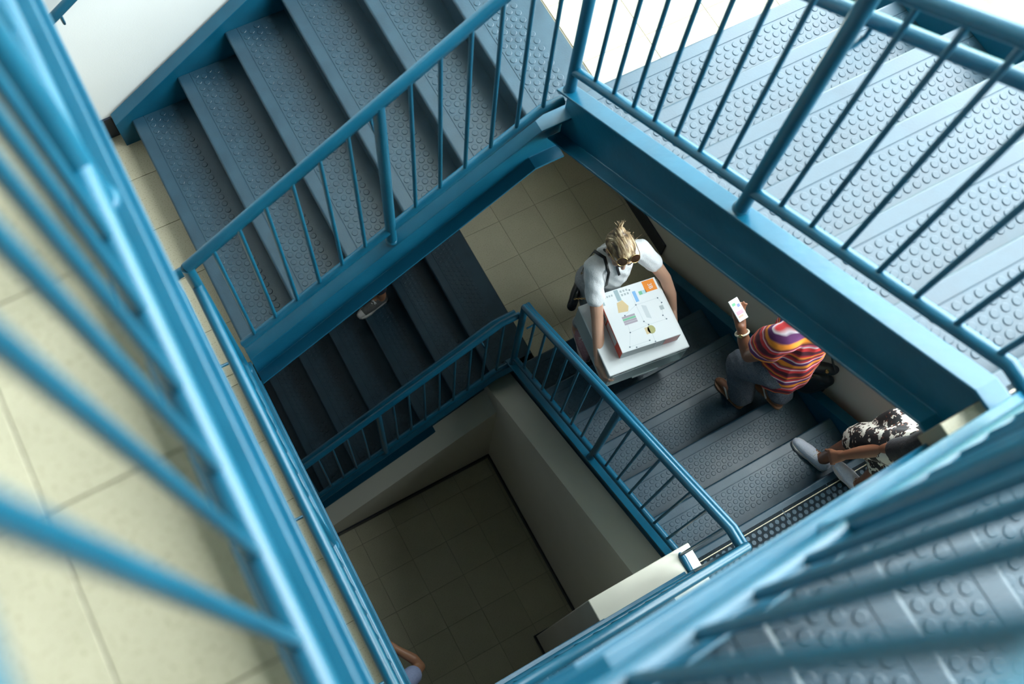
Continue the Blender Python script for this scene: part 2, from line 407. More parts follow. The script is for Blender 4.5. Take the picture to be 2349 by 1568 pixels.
# near landing, west side
yw = [-.644+k*.111 for k in range(6)]
railing('blurred near railing along the left foreground landing', mapW, XWG,
        [(-.858, L2+GH), (.945, L2+GH)], [(-.858, L2+.15), (.945, L2+.15)],
        [-.755]+yw+[.145+k*.111 for k in range(7)], [(.034, L2+.05, L2+GH), (-.858, L2+.05, L2+GH)])
# middle landing, west side
railing('twin-tube blue railing along the landing at left, running down to bottom centre', mapW, XWG,
        [(-.858, L1+GH), (.945, L1+GH)], [(-.858, L1+.15), (.945, L1+.15)],
        [-.755]+yw+[.145+k*.111 for k in range(7)], [(.025, L1+.05, L1+GH), (-.858, L1+.05, L1+GH), (.945, L1+.05, nA(-.43)+GH)],
        [(-.93, L1+HH-.03), (1.027, L1+HH-.03), (1.027, nA(-.43)+HH-.02)], XWG+.078, (.045, -.62, .72))
# lower flights
railing('dark blue railing on the lower left flight above the cream wall', mapA, YAG,
        [(-1.2, nAp(-1.2)+GH), (1.0, TRp+GH), (1.125, TRp+GH)], [(-1.2, nAp(-1.2)+BH-.03), (1.005, TRp+.14), (1.12, TRp+.14)],
        [-.32+k*.1105-.1105*6 for k in range(10)]+[.246+k*.1105 for k in range(8)], [(.136, nAp(.136)+H_T, nAp(.136)+GH)],
        [(-1.2, nAp(-1.2)+HH), (1.0, TRp+HH), (1.15, TRp+HH)], YAG+.078, (.136, .9))
railing('twin-tube blue railing in front of the woman with the bin', mapB, XBG,
        [(-.926, nBp(-.926)+GH), (.76, BRp+GH), (.858, BRp+GH)], [(-.926, nBp(-.926)+BH), (.765, BRp+.16), (.85, BRp+.15)],
        [-.80+k*.1083 for k in range(7)]+[.092+k*.1083 for k in range(7)], [(-.918, nBp(-.918)+H_T, nBp(-.918)+GH), (-.020, nBp(-.020)+H_T, nBp(-.02)+GH)],
        [(-.99, nBp(-.95)+HH-.01), (-.93, nBp(-.93)+HH), (.76, BRp+HH), (.86, BRp+HH)], XBG+.078, (-.86, -.020))
railing('blue railing of the lower hidden flight, seen edge-on beside the white wall top', mapC, YCG,
        [(-1.13, nCp(-.98)+GH-.1), (-.98, nCp(-.98)+GH), (.12, L1+GH), (.43, L1+GH)], [(-1.10, nCp(-.98)+BH-.06), (-.98, nCp(-.98)+BH), (.12, L1+.15), (.43, L1+.15)],
        [-.98+k*.11 for k in range(13)], [(-1.13, BRp+.05, nCp(-.98)+GH-.1)],
        [(-1.20, nCp(-.98)+HH-.1), (-.98, nCp(-.98)+HH), (.12, L1+HH), (.5, L1+HH)], YCG+.078, ())
# wall handrail on the north wall
hw = thing('wall_handrail', 'blue handrail fixed to the white wall at the top left', 'handrail')
MB().tube([(x, 2.362, nA(x)+.86) for x in (-.75, 1.2)], RT, 12).build('rail_tube', 'paint', hw)
for x in (-.45, .3, 1.0):
    MB().tube([(x, 2.362, nA(x)+.84), (x, 2.362, nA(x)+.79), (x, 2.425, nA(x)+.78)], .007, 8).build('bracket', 'paint', hw)

# ------------------------------------------------------------------ low walls round the ground floor of the well
def prism_y(m, prof, y0, y1):       # prof in (x,z)
    return m.rings([[(x, y0, z) for x, z in prof], [(x, y1, z) for x, z in prof]], True, True, False)
def prism_x(m, prof, x0, x1):       # prof in (y,z)
    return m.rings([[(x0, y, z) for y, z in prof], [(x1, y, z) for y, z in prof]], True, True, False)
LA = lambda x: nAp(x) + H_T - DV + .05
zA0 = LA(-1.15)
prism_y(MB(), [(-1.0, -.05), (1.16, -.05), (1.16, TRp-.20), (1.0, TRp-.22), (-1.0, max(.0, LA(-1.0)))], YG, YA_T+.05).build('wall_well_north', 'wall', kind='structure', bevel=.004)
LB = lambda y: nBp(-y) + H_T - DV + .06
prism_x(MB(), [(.96, -.05), (.96, LB(.96)), (-.71, LB(-.71)), (-.71, -.05)], XG, XB_T+.05).build('wall_well_east', 'wall', kind='structure', bevel=.004)
box_part('wall_well_south', (.577, -1.10, -.05), (1.20, -.705, 3.02), 'wall', bevel=.006, kind='structure')
box_part('baseboard_well_north', (-1.0, YG-.012, 0), (XG-.001, YG, .10), 'base', bevel=.003, kind='structure')
box_part('baseboard_well_east', (XG-.012, -.705, 0), (XG, YG-.012, .10), 'base', bevel=.003, kind='structure')
b = MB(); b.box((.565, -1.10, 0), (.577, -.693, .10)); b.box((.577, -.705, 0), (XG-.012, -.693, .10))
b.build('baseboard_well_south', 'base', kind='structure', bevel=.003)

# ------------------------------------------------------------------ people
def capsule(bm, p0, p1, r0, r1, n=14):
    a, b = Vector(p0), Vector(p1); d = b-a; L = d.length
    if L < 1e-5: d = Vector((0, 0, 1))
    t = d.normalized(); u = t.orthogonal().normalized(); w = t.cross(u); R = []
    for i in range(5):
        q = PI/2*i/5; R.append([a - t*r0*math.cos(q) + (u*math.cos(2*PI*j/n) + w*math.sin(2*PI*j/n))*max(r0*math.sin(q), r0*.03) for j in range(n)])
    R.append([a + (u*math.cos(2*PI*j/n) + w*math.sin(2*PI*j/n))*r0 for j in range(n)])
    R.append([b + (u*math.cos(2*PI*j/n) + w*math.sin(2*PI*j/n))*r1 for j in range(n)])
    for i in range(4, -1, -1):
        q = PI/2*i/5; R.append([b + t*r1*math.cos(q) + (u*math.cos(2*PI*j/n) + w*math.sin(2*PI*j/n))*max(r1*math.sin(q), r1*.03) for j in range(n)])
    V = [[bm.verts.new(p) for p in r] for r in R]
    for i in range(len(V)-1):
        for j in range(n): bm.faces.new((V[i][j], V[i][(j+1) % n], V[i+1][(j+1) % n], V[i+1][j]))
    bm.faces.new(list(reversed(V[0]))); bm.faces.new(V[-1])
def ellipsoid(bm, c, r, fwd=None, up=(0, 0, 1)):
    """radii along (side, forward, up)"""
    f = Vector(fwd or (0, 1, 0)).normalized(); u = Vector(up); u = (u - f*u.dot(f)).normalized(); s = f.cross(u)
    m = Matrix(((s.x, f.x, u.x, c[0]), (s.y, f.y, u.y, c[1]), (s.z, f.z, u.z, c[2]), (0, 0, 0, 1))) @ Matrix.Diagonal((r[0], r[1], r[2], 1))
    bmesh.ops.create_uvsphere(bm, u_segments=20, v_segments=14, radius=1, matrix=m)
def blob(name, parts, mat, parent, voxel=.007, smooth=4, sfac=.5, disp=None):
    """continuous surface grown round a list of tapered limbs and ellipsoids"""
    bm = bmesh.new()
    for p in parts:
        if p[0] == 'c': capsule(bm, *p[1:])
        else: ellipsoid(bm, *p[1:])
    bmesh.ops.recalc_face_normals(bm, faces=bm.faces)
    me = bpy.data.meshes.new(name); bm.to_mesh(me); bm.free()
    o = bpy.data.objects.new(name, me); COL.objects.link(o)
    r = o.modifiers.new('r', 'REMESH'); r.mode = 'VOXEL'; r.voxel_size = voxel; r.use_smooth_shade = True
    sm = o.modifiers.new('s', 'SMOOTH'); sm.iterations = smooth; sm.factor = sfac
    dg = bpy.context.evaluated_depsgraph_get(); ev = o.evaluated_get(dg); nm = bpy.data.meshes.new_from_object(ev)
    bpy.data.objects.remove(o); bpy.data.meshes.remove(me); nm.name = name
    if disp:
        for v in nm.vertices: v.co = disp(Vector(v.co))
    nm.polygons.foreach_set('use_smooth', [True]*len(nm.polygons))
    return put(name, nm, mat, parent)
def lim(*pts):
    """chain of ((x,y,z), r) into tapered capsules"""
    return [('c', a[0], b[0], a[1], b[1]) for a, b in zip(pts, pts[1:])]
def V3(p): return Vector(p)
def hand(wrist, palm, fingers_dir, across, thumb_dir, L=.075, curl=0.6, down=None, rf=.0085):
    """palm + four unequal bent fingers + thumb leaving the side of the palm"""
    P = []; w, c = V3(wrist), V3(palm); f = V3(fingers_dir).normalized(); a = V3(across).normalized(); n = V3(down) if down else f.cross(a); n = n.normalized()
    for k in (-1, 0, 1): P.append(('c', tuple(w+a*.010*k), tuple(c+a*.022*k+f*.02), .020, .0145))
    for k, s in zip((-1.5, -.5, .5, 1.5), (.84, .98, 1.0, .80)):
        b = c + a*.0195*k + f*.028; l = L*s
        d1 = (f*math.cos(curl*.5) + n*math.sin(curl*.5)); d2 = (f*math.cos(curl*1.5) + n*math.sin(curl*1.5)); d3 = (f*math.cos(curl*2.3) + n*math.sin(curl*2.3))
        p1 = b + d1*l*.45; p2 = p1 + d2*l*.32; p3 = p2 + d3*l*.23
        P += lim((tuple(b), rf+.001), (tuple(p1), rf), (tuple(p2), rf-.0008), (tuple(p3), rf-.0018))
    t = V3(thumb_dir).normalized(); b = w + (c-w)*.45 + t*.022
    P += lim((tuple(b), .0125), (tuple(b+t*.026+f*.020), .0105), (tuple(b+t*.036+f*.052), .0088))
    return P
M['skin_l'] = simple('light_skin', (.62, .36, .25), .45, sss=.15)
M['skin_d'] = simple('brown_skin', (.235, .098, .052), .42, sss=.08)
M['skin_m'] = simple('tan_skin', (.42, .20, .11), .45, sss=.1)
def cloth(name, c1, c2, scale=60, rough=.85): return noise_mat(name, c1, c2, scale=scale, rough=rough, detail=3, bump=.25, bscale=140)
M['tee'] = cloth('white_cotton', (.80, .81, .82), (.86, .87, .88))
M['legging'] = cloth('grey_leggings', (.33, .34, .36), (.40, .41, .43))
M['heather'] = cloth('heather_grey_jersey', (.045, .055, .075), (.11, .125, .15), 150)
M['pinkshoe'] = cloth('mauve_mesh_shoe', (.36, .20, .24), (.46, .28, .31), 120)
M['sole_w'] = simple('pale_shoe_sole', (.62, .58, .55), .6)
M['sole_d'] = simple('dark_shoe_sole', (.01, .012, .016), .6)
M['canvas_w'] = cloth('white_canvas', (.62, .64, .74), (.70, .72, .80), 100)
M['canvas_g'] = cloth('grey_canvas', (.075, .075, .072), (.115, .115, .11), 90)
M['lace'] = simple('white_laces', (.72, .72, .70), .7)
M['leather'] = noise_mat('black_leather', (.006, .007, .009), (.012, .014, .017), scale=30, rough=.32, bump=.15, bscale=90)
M['leather_g'] = noise_mat('charcoal_leather', (.012, .020, .028), (.022, .032, .042), scale=20, rough=.36, bump=.12, bscale=80)
M['tanleather'] = flat('tan_leather', (.32, .15, .075), .5)
M['gold'] = simple('gold_metal', (.75, .50, .20), .25, metal=1)
M['lilac'] = cloth('pale_blue_cotton', (.36, .42, .66), (.42, .48, .72), 80)
M['navycloth'] = cloth('dark_blue_denim', (.015, .02, .04), (.03, .04, .07), 120)
M['blackcloth'] = cloth('black_jersey', (.006, .006, .008), (.014, .014, .017), 80)
M['brownhair'] = noise_mat('dark_hair', (.012, .008, .006), (.03, .018, .012), scale=40, rough=.4)
def hair_mat():
    m, n, l, p = new_mat('streaked_blond_hair'); tc = N(n, 'ShaderNodeTexCoord'); mp = N(n, 'ShaderNodeMapping'); mp.inputs['Scale'].default_value = (38, 7, 9)
    mp.inputs['Rotation'].default_value = (0, 0, .25)
    nz = N(n, 'ShaderNodeTexNoise', Scale=2.2, Detail=6); cr = N(n, 'ShaderNodeValToRGB'); e = cr.color_ramp.elements
    e[0].position = .36; e[0].color = (.085, .060, .045, 1); e[1].position = .66; e[1].color = (.70, .56, .36, 1)
    k = cr.color_ramp.elements.new(.50); k.color = (.32, .21, .11, 1)
    b = N(n, 'ShaderNodeBump', Strength=.5, Distance=.01)
    l.new(tc.outputs['Object'], mp.inputs['Vector']); l.new(mp.outputs[0], nz.inputs['Vector']); l.new(nz.outputs['Fac'], cr.inputs['Fac'])
    l.new(cr.outputs[0], p.inputs['Base Color']); l.new(nz.outputs['Fac'], b.inputs['Height']); l.new(b.outputs[0], p.inputs['Normal']); p.inputs['Roughness'].default_value = .42
    return m
M['blond'] = hair_mat()
def stripe_mat(name, stops, scale, rot, dist=1.2, dscale=2.5):
    """hard coloured bands with wavy edges"""
    m, n, l, p = new_mat(name); tc = N(n, 'ShaderNodeTexCoord'); mp = N(n, 'ShaderNodeMapping'); mp.inputs['Rotation'].default_value = rot
    wv = N(n, 'ShaderNodeTexWave', Scale=scale, Distortion=dist, Detail=2); wv.inputs['Detail Scale'].default_value = dscale; wv.wave_profile = 'SAW'; wv.bands_direction = 'Z'
    cr = N(n, 'ShaderNodeValToRGB'); e = cr.color_ramp.elements
    e[0].position = stops[0][0]; e[0].color = rgba(stops[0][1]); e[1].position = stops[-1][0]; e[1].color = rgba(stops[-1][1])
    for q, c in stops[1:-1]: k = e.new(q); k.color = rgba(c)
    l.new(tc.outputs['Object'], mp.inputs['Vector']); l.new(mp.outputs[0], wv.inputs['Vector']); l.new(wv.outputs['Fac'], cr.inputs['Fac']); l.new(cr.outputs[0], p.inputs['Base Color'])
    p.inputs['Roughness'].default_value = .85
    return m
PUR, MAR, RED, PNK, ORG, WHT = (.10, .018, .10), (.085, .010, .022), (.62, .030, .035), (.72, .10, .16), (.85, .26, .02), (.72, .62, .66)
M['stripes'] = stripe_mat('striped_knit', [(0, MAR), (.12, MAR), (.15, RED), (.24, RED), (.27, WHT), (.31, PNK), (.36, MAR), (.44, ORG), (.52, ORG), (.56, PUR), (.66, PUR), (.69, WHT), (.74, RED), (.84, MAR), (.90, ORG), (.93, RED), (1, MAR)], 1.35, (0.35, .1, 0), 1.6, 3)
def patch_mat():
    m, n, l, p = new_mat('black_white_print'); tc = N(n, 'ShaderNodeTexCoord'); nz = N(n, 'ShaderNodeTexNoise', Scale=9, Detail=5); nz.inputs['Distortion'].default_value = 1.5
    v = N(n, 'ShaderNodeTexVoronoi', Scale=75, distance='CHEBYCHEV'); ad = N(n, 'ShaderNodeMix', data_type='RGBA'); ad.inputs['Factor'].default_value = .16
    cr = N(n, 'ShaderNodeValToRGB'); cr.color_ramp.interpolation = 'CONSTANT'; e = cr.color_ramp.elements
    e[0].position = 0; e[0].color = (.006, .006, .007, 1); e[1].position = .535; e[1].color = (.60, .58, .50, 1)
    k = e.new(.515); k.color = (.10, .03, .015, 1)
    l.new(tc.outputs['Object'], nz.inputs['Vector']); l.new(tc.outputs['Object'], v.inputs['Vector']); l.new(nz.outputs['Fac'], ad.inputs['A']); l.new(v.outputs['Color'], ad.inputs['B'])
    l.new(ad.outputs['Result'], cr.inputs['Fac']); l.new(cr.outputs[0], p.inputs['Base Color']); p.inputs['Roughness'].default_value = .8
    return m
M['print'] = patch_mat()

def shoe(heel, toe, z, mat, sole, parent, laces=True, w=.040, h=.075, opening=True, cap=None):
    """low lace-up shoe: upper grown round a last, separate sole"""
    a, b = Vector((heel[0], heel[1], z)), Vector((toe[0], toe[1], z)); d = (b-a).normalized(); s = Vector((-d.y, d.x, 0)); L = (b-a).length
    q = lambda t, o, hh: tuple(a + d*L*t + s*o + Vector((0, 0, hh)))
    up = lim((q(.12, 0, .045), .036), (q(.30, 0, .050), .037), (q(.60, 0, .040), .038), (q(.86, 0, .030), .028))
    up += lim((q(.10, 0, .030), .030), (q(.50, 0, .028), .036), (q(.90, 0, .022), .026)) + [('c', q(.14, 0, .070), q(.26, 0, .072), .028, .028)]
    u = blob('shoe_upper', up, mat, parent, .005, 4)
    R = []
    for t, wd in ((.0, .012), (.03, .024), (.10, .032), (.25, .034), (.45, .033), (.65, .042), (.82, .040), (.93, .030), (.99, .014)):
        R.append((t, wd))
    out = [q(t, wd, 0) for t, wd in R] + [q(t, -wd, 0) for t, wd in reversed(R)]
    top = [(p[0], p[1], p[2]+.020) for p in out]
    MB().rings([out, top]).build('shoe_sole', sole, u)
    if cap: blob('toe_cap', [('c', q(.84, 0, .030), q(.92, 0, .026), .0315, .026)], cap, u, .005, 3)
    if laces:
        for i in range(5):
            t = .40 + i*.075; hh = .086 - i*.0065
            MB().tube([q(t, -.020, hh-.008), q(t+.02, 0, hh), q(t+.045, .020, hh-.010)], .0028, 6).build('lace', 'lace', u)
            MB().tube([q(t, .020, hh-.008), q(t+.02, 0, hh+.001), q(t+.045, -.020, hh-.010)], .0028, 6).build('lace', 'lace', u)
    return u

# ---- woman with the bin, climbing towards the viewer
wm = thing('person', 'woman in a white t-shirt with sunglasses on her head, carrying a bin and a carton', 'person')
HC = (1.722, .892, 3.130); HF = Vector((-.20, -.86, -.48)).normalized(); HU = Vector((-.08, -.48, .87)); HU = (HU - HF*HU.dot(HF)).normalized(); HS = HF.cross(HU)
hp = lambda s, f, u: tuple(Vector(HC) + HS*s + HF*f + HU*u)
body = [('e', HC, (.072, .090, .108), tuple(HF), tuple(HU)), ('e', hp(0, .030, -.045), (.056, .062, .070), tuple(HF), tuple(HU)),
        ('c', hp(0, .058, -.098), hp(0, .050, -.086), .022, .030),                                   # chin
        ('c', hp(0, .093, .012), hp(0, .112, -.022), .009, .014),                                    # nose
        ('c', hp(-.030, .080, .020), hp(.030, .080, .020), .014, .014),                              # brow
        ('c', hp(-.018, .088, -.052), hp(.018, .088, -.052), .0085, .0085),                          # lips
        ('e', hp(-.073, -.005, -.010), (.010, .020, .030), tuple(HF), tuple(HU)), ('e', hp(.073, -.005, -.010), (.010, .020, .030), tuple(HF), tuple(HU)),
        ('e', hp(-.033, .070, -.020), (.026, .024, .024), tuple(HF), tuple(HU)), ('e', hp(.033, .070, -.020), (.026, .024, .024), tuple(HF), tuple(HU))]
body += lim((hp(0, -.015, -.075), .052), ((1.752, .925, 2.955), .056), ((1.755, .930, 2.88), .085))
body += lim(((1.70, .93, 2.93), .055), ((1.605, .930, 2.925), .053), ((1.567, .815, 2.79), .044), ((1.532, .705, 2.690), .038), ((1.490, .600, 2.615), .037), ((1.432, .480, 2.545), .026))
body += lim(((1.81, .93, 2.93), .055), ((1.908, .905, 2.920), .053), ((1.988, .830, 2.80), .044), ((2.052, .742, 2.670), .038), ((2.068, .66, 2.57), .036), ((2.062, .585, 2.475), .026))
body += lim(((1.755, .935, 2.85), .11), ((1.765, .97, 2.62), .105), ((1.765, 1.0, 2.48), .12))
body += lim(((1.69, 1.0, 2.46), .085), ((1.665, .840, 2.215), .058), ((1.655, .945, 1.90), .040), ((1.645, .925, 1.85), .036), ((1.615, .80, 1.83), .028))
body += lim(((1.85, 1.02, 2.46), .085), ((1.85, .99, 2.06), .058), ((1.85, 1.10, 1.72), .040), ((1.85, 1.08, 1.67), .036), ((1.84, .96, 1.65), .028))
body += hand((1.432, .480, 2.545), (1.420, .420, 2.528), (.18, -.85, -.30), (.10, -.25, 1.0), (.45, -.35, .75), L=.072, curl=.75, down=(.95, .1, -.2))
body += hand((2.062, .585, 2.475), (2.045, .53, 2.45), (-.5, -.7, -.3), (.1, -.3, 1), (-.3, -.5, .6), L=.07, curl=.6, down=(-1, 0, 0))
bw = blob('body', body, 'skin_l', wm, .0052, 3)
# face details
MB().tube([hp(-.044, .094, -.012), hp(-.032, .097, -.016), hp(-.020, .096, -.013)], .0022, 6).build('eyelash', 'brownhair', wm)
MB().tube([hp(.044, .094, -.012), hp(.032, .097, -.016), hp(.020, .096, -.013)], .0022, 6).build('eyelash', 'brownhair', wm)
MB().tube([hp(-.046, .089, .022), hp(-.030, .096, .028), hp(-.016, .096, .024)], .0032, 6).build('eyebrow', 'brownhair', wm)
MB().tube([hp(.046, .089, .022), hp(.030, .096, .028), hp(.016, .096, .024)], .0032, 6).build('eyebrow', 'brownhair', wm)
M['lip'] = simple('lip', (.50, .17, .15), .4)
blob('lips', [('c', hp(-.018, .0935, -.052), hp(.018, .0935, -.052), .0062, .0062)], 'lip', wm, .003, 2)
hair = [('e', hp(0, -.018, .026), (.082, .094, .104), tuple(HF), tuple(HU)), ('e', hp(0, -.050, .0), (.078, .070, .085), tuple(HF), tuple(HU)), ('e', hp(0, .035, .075), (.060, .040, .036), tuple(HF), tuple(HU)),
        ('e', hp(.008, -.105, .070), (.036, .034, .036), tuple(HF), tuple(HU)), ('c', hp(-.07, .015, .01), hp(-.068, .010, -.03), .012, .008), ('c', hp(.07, .015, .01), hp(.068, .010, -.03), .012, .008)]
ho = blob('hair', hair, 'blond', wm, .005, 2)
for i in range(46):                                                                                   # loose strands and the bun's tuft
    a = random.uniform(-1, 1); b = random.uniform(-.6, 1)
    p0 = Vector(hp(.075*a, -.09*abs(b)-.01, .095-.03*abs(a))); dr = HS*random.uniform(-.6, .6) - HF*random.uniform(.1, .9) + HU*random.uniform(.1, .7)
    l = random.uniform(.02, .055); p1 = p0 + dr*l*.6; p2 = p1 + (dr + HS*random.uniform(-.8, .8))*l*.5
    MB().tube([p0, p1, p2], [.0018, .0014, .0006], 5).build('hair_strand', 'blond', ho)
for i in range(14):
    p0 = Vector(hp(.008+random.uniform(-.012, .012), -.12, .08)); dr = (-HF*random.uniform(.5, 1) + HU*random.uniform(.1, .6) + HS*random.uniform(-.5, .5)).normalized()
    MB().tube([p0, p0+dr*.03, p0+dr*.055+HS*random.uniform(-.01, .01)], [.003, .0024, .001], 5).build('hair_strand', 'blond', ho)
def fold(v):
    return v + Vector((math.sin(v.z*70+v.x*40), math.sin(v.z*60+v.x*90), 0))*.0022
tee = lim(((1.752, .930, 2.885), .118), ((1.760, .945, 2.72), .128), ((1.766, .975, 2.58), .130), ((1.768, .995, 2.43), .142))
tee += lim(((1.68, .930, 2.925), .068), ((1.605, .930, 2.922), .066), ((1.570, .835, 2.805), .060), ((1.560, .80, 2.772), .060))
tee += lim(((1.83, .930, 2.925), .068), ((1.908, .905, 2.918), .066), ((1.972, .845, 2.82), .060), ((1.984, .832, 2.80), .060))
tee += [('c', (1.69, .965, 2.935), (1.82, .965, 2.935), .058, .058)]
blob('t_shirt', tee, 'tee', wm, .007, 4, disp=fold)
leg = lim(((1.69, 1.0, 2.48), .100), ((1.665, .840, 2.215), .068), ((1.655, .940, 1.93), .048)) + lim(((1.85, 1.02, 2.48), .100), ((1.85, .99, 2.06), .068), ((1.85, 1.10, 1.76), .048)) + [('c', (1.70, 1.0, 2.5), (1.84, 1.0, 2.5), .11, .11)]
blob('leggings', leg, 'legging', wm, .009, 4)
shoe((1.655, .962), (1.598, .690), TRp+R_+.001, 'pinkshoe', 'sole_w', wm)
shoe((1.855, 1.13), (1.84, .93+.005), TRp+.001, 'pinkshoe', 'sole_w', wm)
MB().tube([(1.448+.029*math.cos(t*PI/8), .512+.026*math.sin(t*PI/8)*.9, 2.562+.020*math.sin(t*PI/8)) for t in range(17)], .0016, 6).build('bracelet', 'lace', wm)
# sunglasses pushed up on the hair
sg = thing('sunglasses', 'gold-rimmed brown sunglasses pushed up on the woman\'s hair', 'sunglasses')
M['lens'] = simple('brown_lens', (.030, .016, .008), .08)
for k in (-1, 1):
    c = Vector(hp(.040*k, .058, .112)); nrm = (HF*.35 + HU*.90 + HS*.18*k).normalized(); u = (HS - nrm*HS.dot(nrm)).normalized(); w_ = nrm.cross(u)
    ring = [c + u*.031*math.cos(2*PI*i/20) + w_*.024*math.sin(2*PI*i/20)*(1.12 if math.sin(2*PI*i/20) > 0 else .95) for i in range(20)]
    ln = MB().add([c + nrm*.003] + ring + [p - nrm*.0015 for p in ring], [(0, 1+i, 1+(i+1) % 20) for i in range(20)] + [tuple(range(40, 20, -1))] + [(1+i, 21+i, 21+(i+1) % 20, 1+(i+1) % 20) for i in range(20)]).build('lens', 'lens', sg)
    MB().tube(ring + ring[:2], .0020, 6).build('rim', 'gold', sg)
    MB().tube([c + u*.031*k, Vector(hp(.080*k, .035, .085)), Vector(hp(.086*k, -.02, .03))], .0022, 6).build('temple', 'gold', sg)
MB().tube([hp(-.012, .072, .115), hp(0, .076, .119), hp(.012, .072, .115)], .0022, 6).build('bridge', 'gold', sg)

# ---- plastic drawer bin
ca, sa = math.cos(-.122), math.sin(-.122); BC = Vector((1.727, .572, 0))
def bp(u, v, z): return (BC.x + u*ca - v*sa, BC.y + u*sa + v*ca, z)
def rbox(u0, u1, v0, v1, z0, z1, taper=0):
    c = lambda u, v, k: (u*(1-taper*k), v*(1-taper*k))
    P = [bp(*c(u0, v0, 1), z0), bp(*c(u1, v0, 1), z0), bp(*c(u1, v1, 1), z0), bp(*c(u0, v1, 1), z0), bp(u0, v0, z1), bp(u1, v0, z1), bp(u1, v1, z1), bp(u0, v1, z1)]
    return MB().add(P, [(3,2,1,0),(4,5,6,7),(0,1,5,4),(1,2,6,5),(2,3,7,6),(3,0,4,7)])
M['plastic_w'] = simple('white_plastic', (.80, .82, .82), .35)
def frost():
    m, n, l, p = new_mat('frosted_clear_plastic'); out = n['Material Output']
    p.inputs['Base Color'].default_value = (.70, .76, .76, 1); p.inputs['Roughness'].default_value = .3
    t = N(n, 'ShaderNodeBsdfTransparent'); t.inputs[0].default_value = (.86, .92, .92, 1); mx = N(n, 'ShaderNodeMixShader'); mx.inputs[0].default_value = .42
    l.new(t.outputs[0], mx.inputs[1]); l.new(p.outputs[0], mx.inputs[2]); l.new(mx.outputs[0], out.inputs['Surface'])
    return m
M['frost'] = frost()
U, Vv, ZT = .272, .243, 2.620
bn = thing('storage_bin', 'white and clear plastic drawer bin held in the woman\'s arms', 'storage bin')
rbox(-U, U, -Vv, Vv, ZT-.016, ZT).build('lid', 'plastic_w', bn, bevel=.008, seg=3)
rbox(-U+.006, U-.006, -Vv+.006, Vv-.006, ZT-.250, ZT-.236, 0).build('base', 'plastic_w', bn, bevel=.004)
rbox(-U+.004, -U+.010, -Vv+.004, Vv-.004, ZT-.238, ZT-.016).build('side_panel', 'frost', bn)
rbox(U-.010, U-.004, -Vv+.004, Vv-.004, ZT-.238, ZT-.016).build('side_panel', 'frost', bn)
rbox(-U+.004, U-.004, Vv-.010, Vv-.004, ZT-.238, ZT-.016).build('back_panel', 'frost', bn)
dr = rbox(-U+.022, U-.022, -Vv-.004, -Vv+.004, ZT-.205, ZT-.030).build('drawer', 'frost', bn, bevel=.004)
rbox(-U+.03, U-.03, -Vv+.006, Vv-.02, ZT-.225, ZT-.219).build('drawer_floor', 'plastic_w', dr)
rbox(-.09, .09, -Vv-.014, -Vv-.004, ZT-.200, ZT-.186).build('drawer_pull', 'frost', dr, bevel=.003)
for k, (u, v, c, r) in enumerate(((-.13, -.15, (.42, .12, .18), .065), (-.03, -.16, (.02, .28, .22), .055), (.10, -.15, (.10, .10, .13), .07), (.0, .03, (.45, .42, .40), .09), (-.16, .06, (.25, .20, .30), .07), (.16, .05, (.14, .2, .3), .08))):
    mt = cloth('folded_cloth', [x*.8 for x in c], c, 40)
    cl = blob('folded_cloth', [('e', bp(u, v, ZT-.175), (r, r*.7, .045), (ca, sa, 0)), ('e', bp(u+.02, v+.02, ZT-.150), (r*.7, r*.6, .035), (sa, ca, 0))], mt, None, .007, 3)
    tag(cl, ['crumpled red cloth at the left of the clear drawer', 'small green cloth in the middle of the clear drawer', 'dark grey cloth at the right of the clear drawer', 'pale folded cloth deep in the plastic bin', 'mauve folded cloth at the back left of the plastic bin', 'blue grey folded cloth at the back right of the plastic bin'][k], 'cloth', 'cloths inside the drawer bin')

# ---- printed carton on the bin
CZ0, CZ1 = ZT+.001, 2.722
K = [Vector((1.540, .433, 0)), Vector((1.919, .372, 0)), Vector((1.974, .767, 0)), Vector((1.600, .826, 0))]     # BL BR TR TL
def cq(u, v, z):
    a = K[0]*(1-u)*(1-v) + K[1]*u*(1-v) + K[2]*u*v + K[3]*(1-u)*v
    return (a.x, a.y, z)
M['card'] = simple('white_card', (.80, .82, .83), .35)
M['p_red'] = simple('print_red', (.78, .06, .02), .4); M['p_org'] = simple('print_orange', (.90, .26, .01), .4); M['p_gry'] = simple('print_grey', (.42, .47, .48), .4)
M['p_teal'] = simple('print_slate', (.36, .47, .50), .4); M['p_pink'] = simple('print_pink', (.75, .30, .29), .4); M['p_lt'] = simple('print_pale', (.62, .66, .68), .4)
M['p_dot'] = simple('print_dark', (.12, .16, .20), .4); M['p_tan'] = simple('print_tan', (.72, .55, .30), .4); M['p_grn'] = simple('print_green', (.20, .52, .32), .4)
M['p_olive'] = simple('print_olive', (.42, .40, .14), .4); M['p_blue'] = simple('print_blue', (.22, .46, .78), .4); M['p_mauve'] = simple('print_mauve', (.42, .36, .42), .4); M['p_sky'] = simple('print_sky', (.45, .66, .72), .4)
ct = thing('carton', 'white printed carton with an orange logo square lying on the plastic bin', 'box')
MB().add([cq(0,0,CZ0), cq(1,0,CZ0), cq(1,1,CZ0), cq(0,1,CZ0), cq(0,0,CZ1), cq(1,0,CZ1), cq(1,1,CZ1), cq(0,1,CZ1)], [(3,2,1,0),(4,5,6,7),(0,1,5,4),(1,2,6,5),(2,3,7,6),(3,0,4,7)]).build('box_body', 'card', ct, bevel=.002)
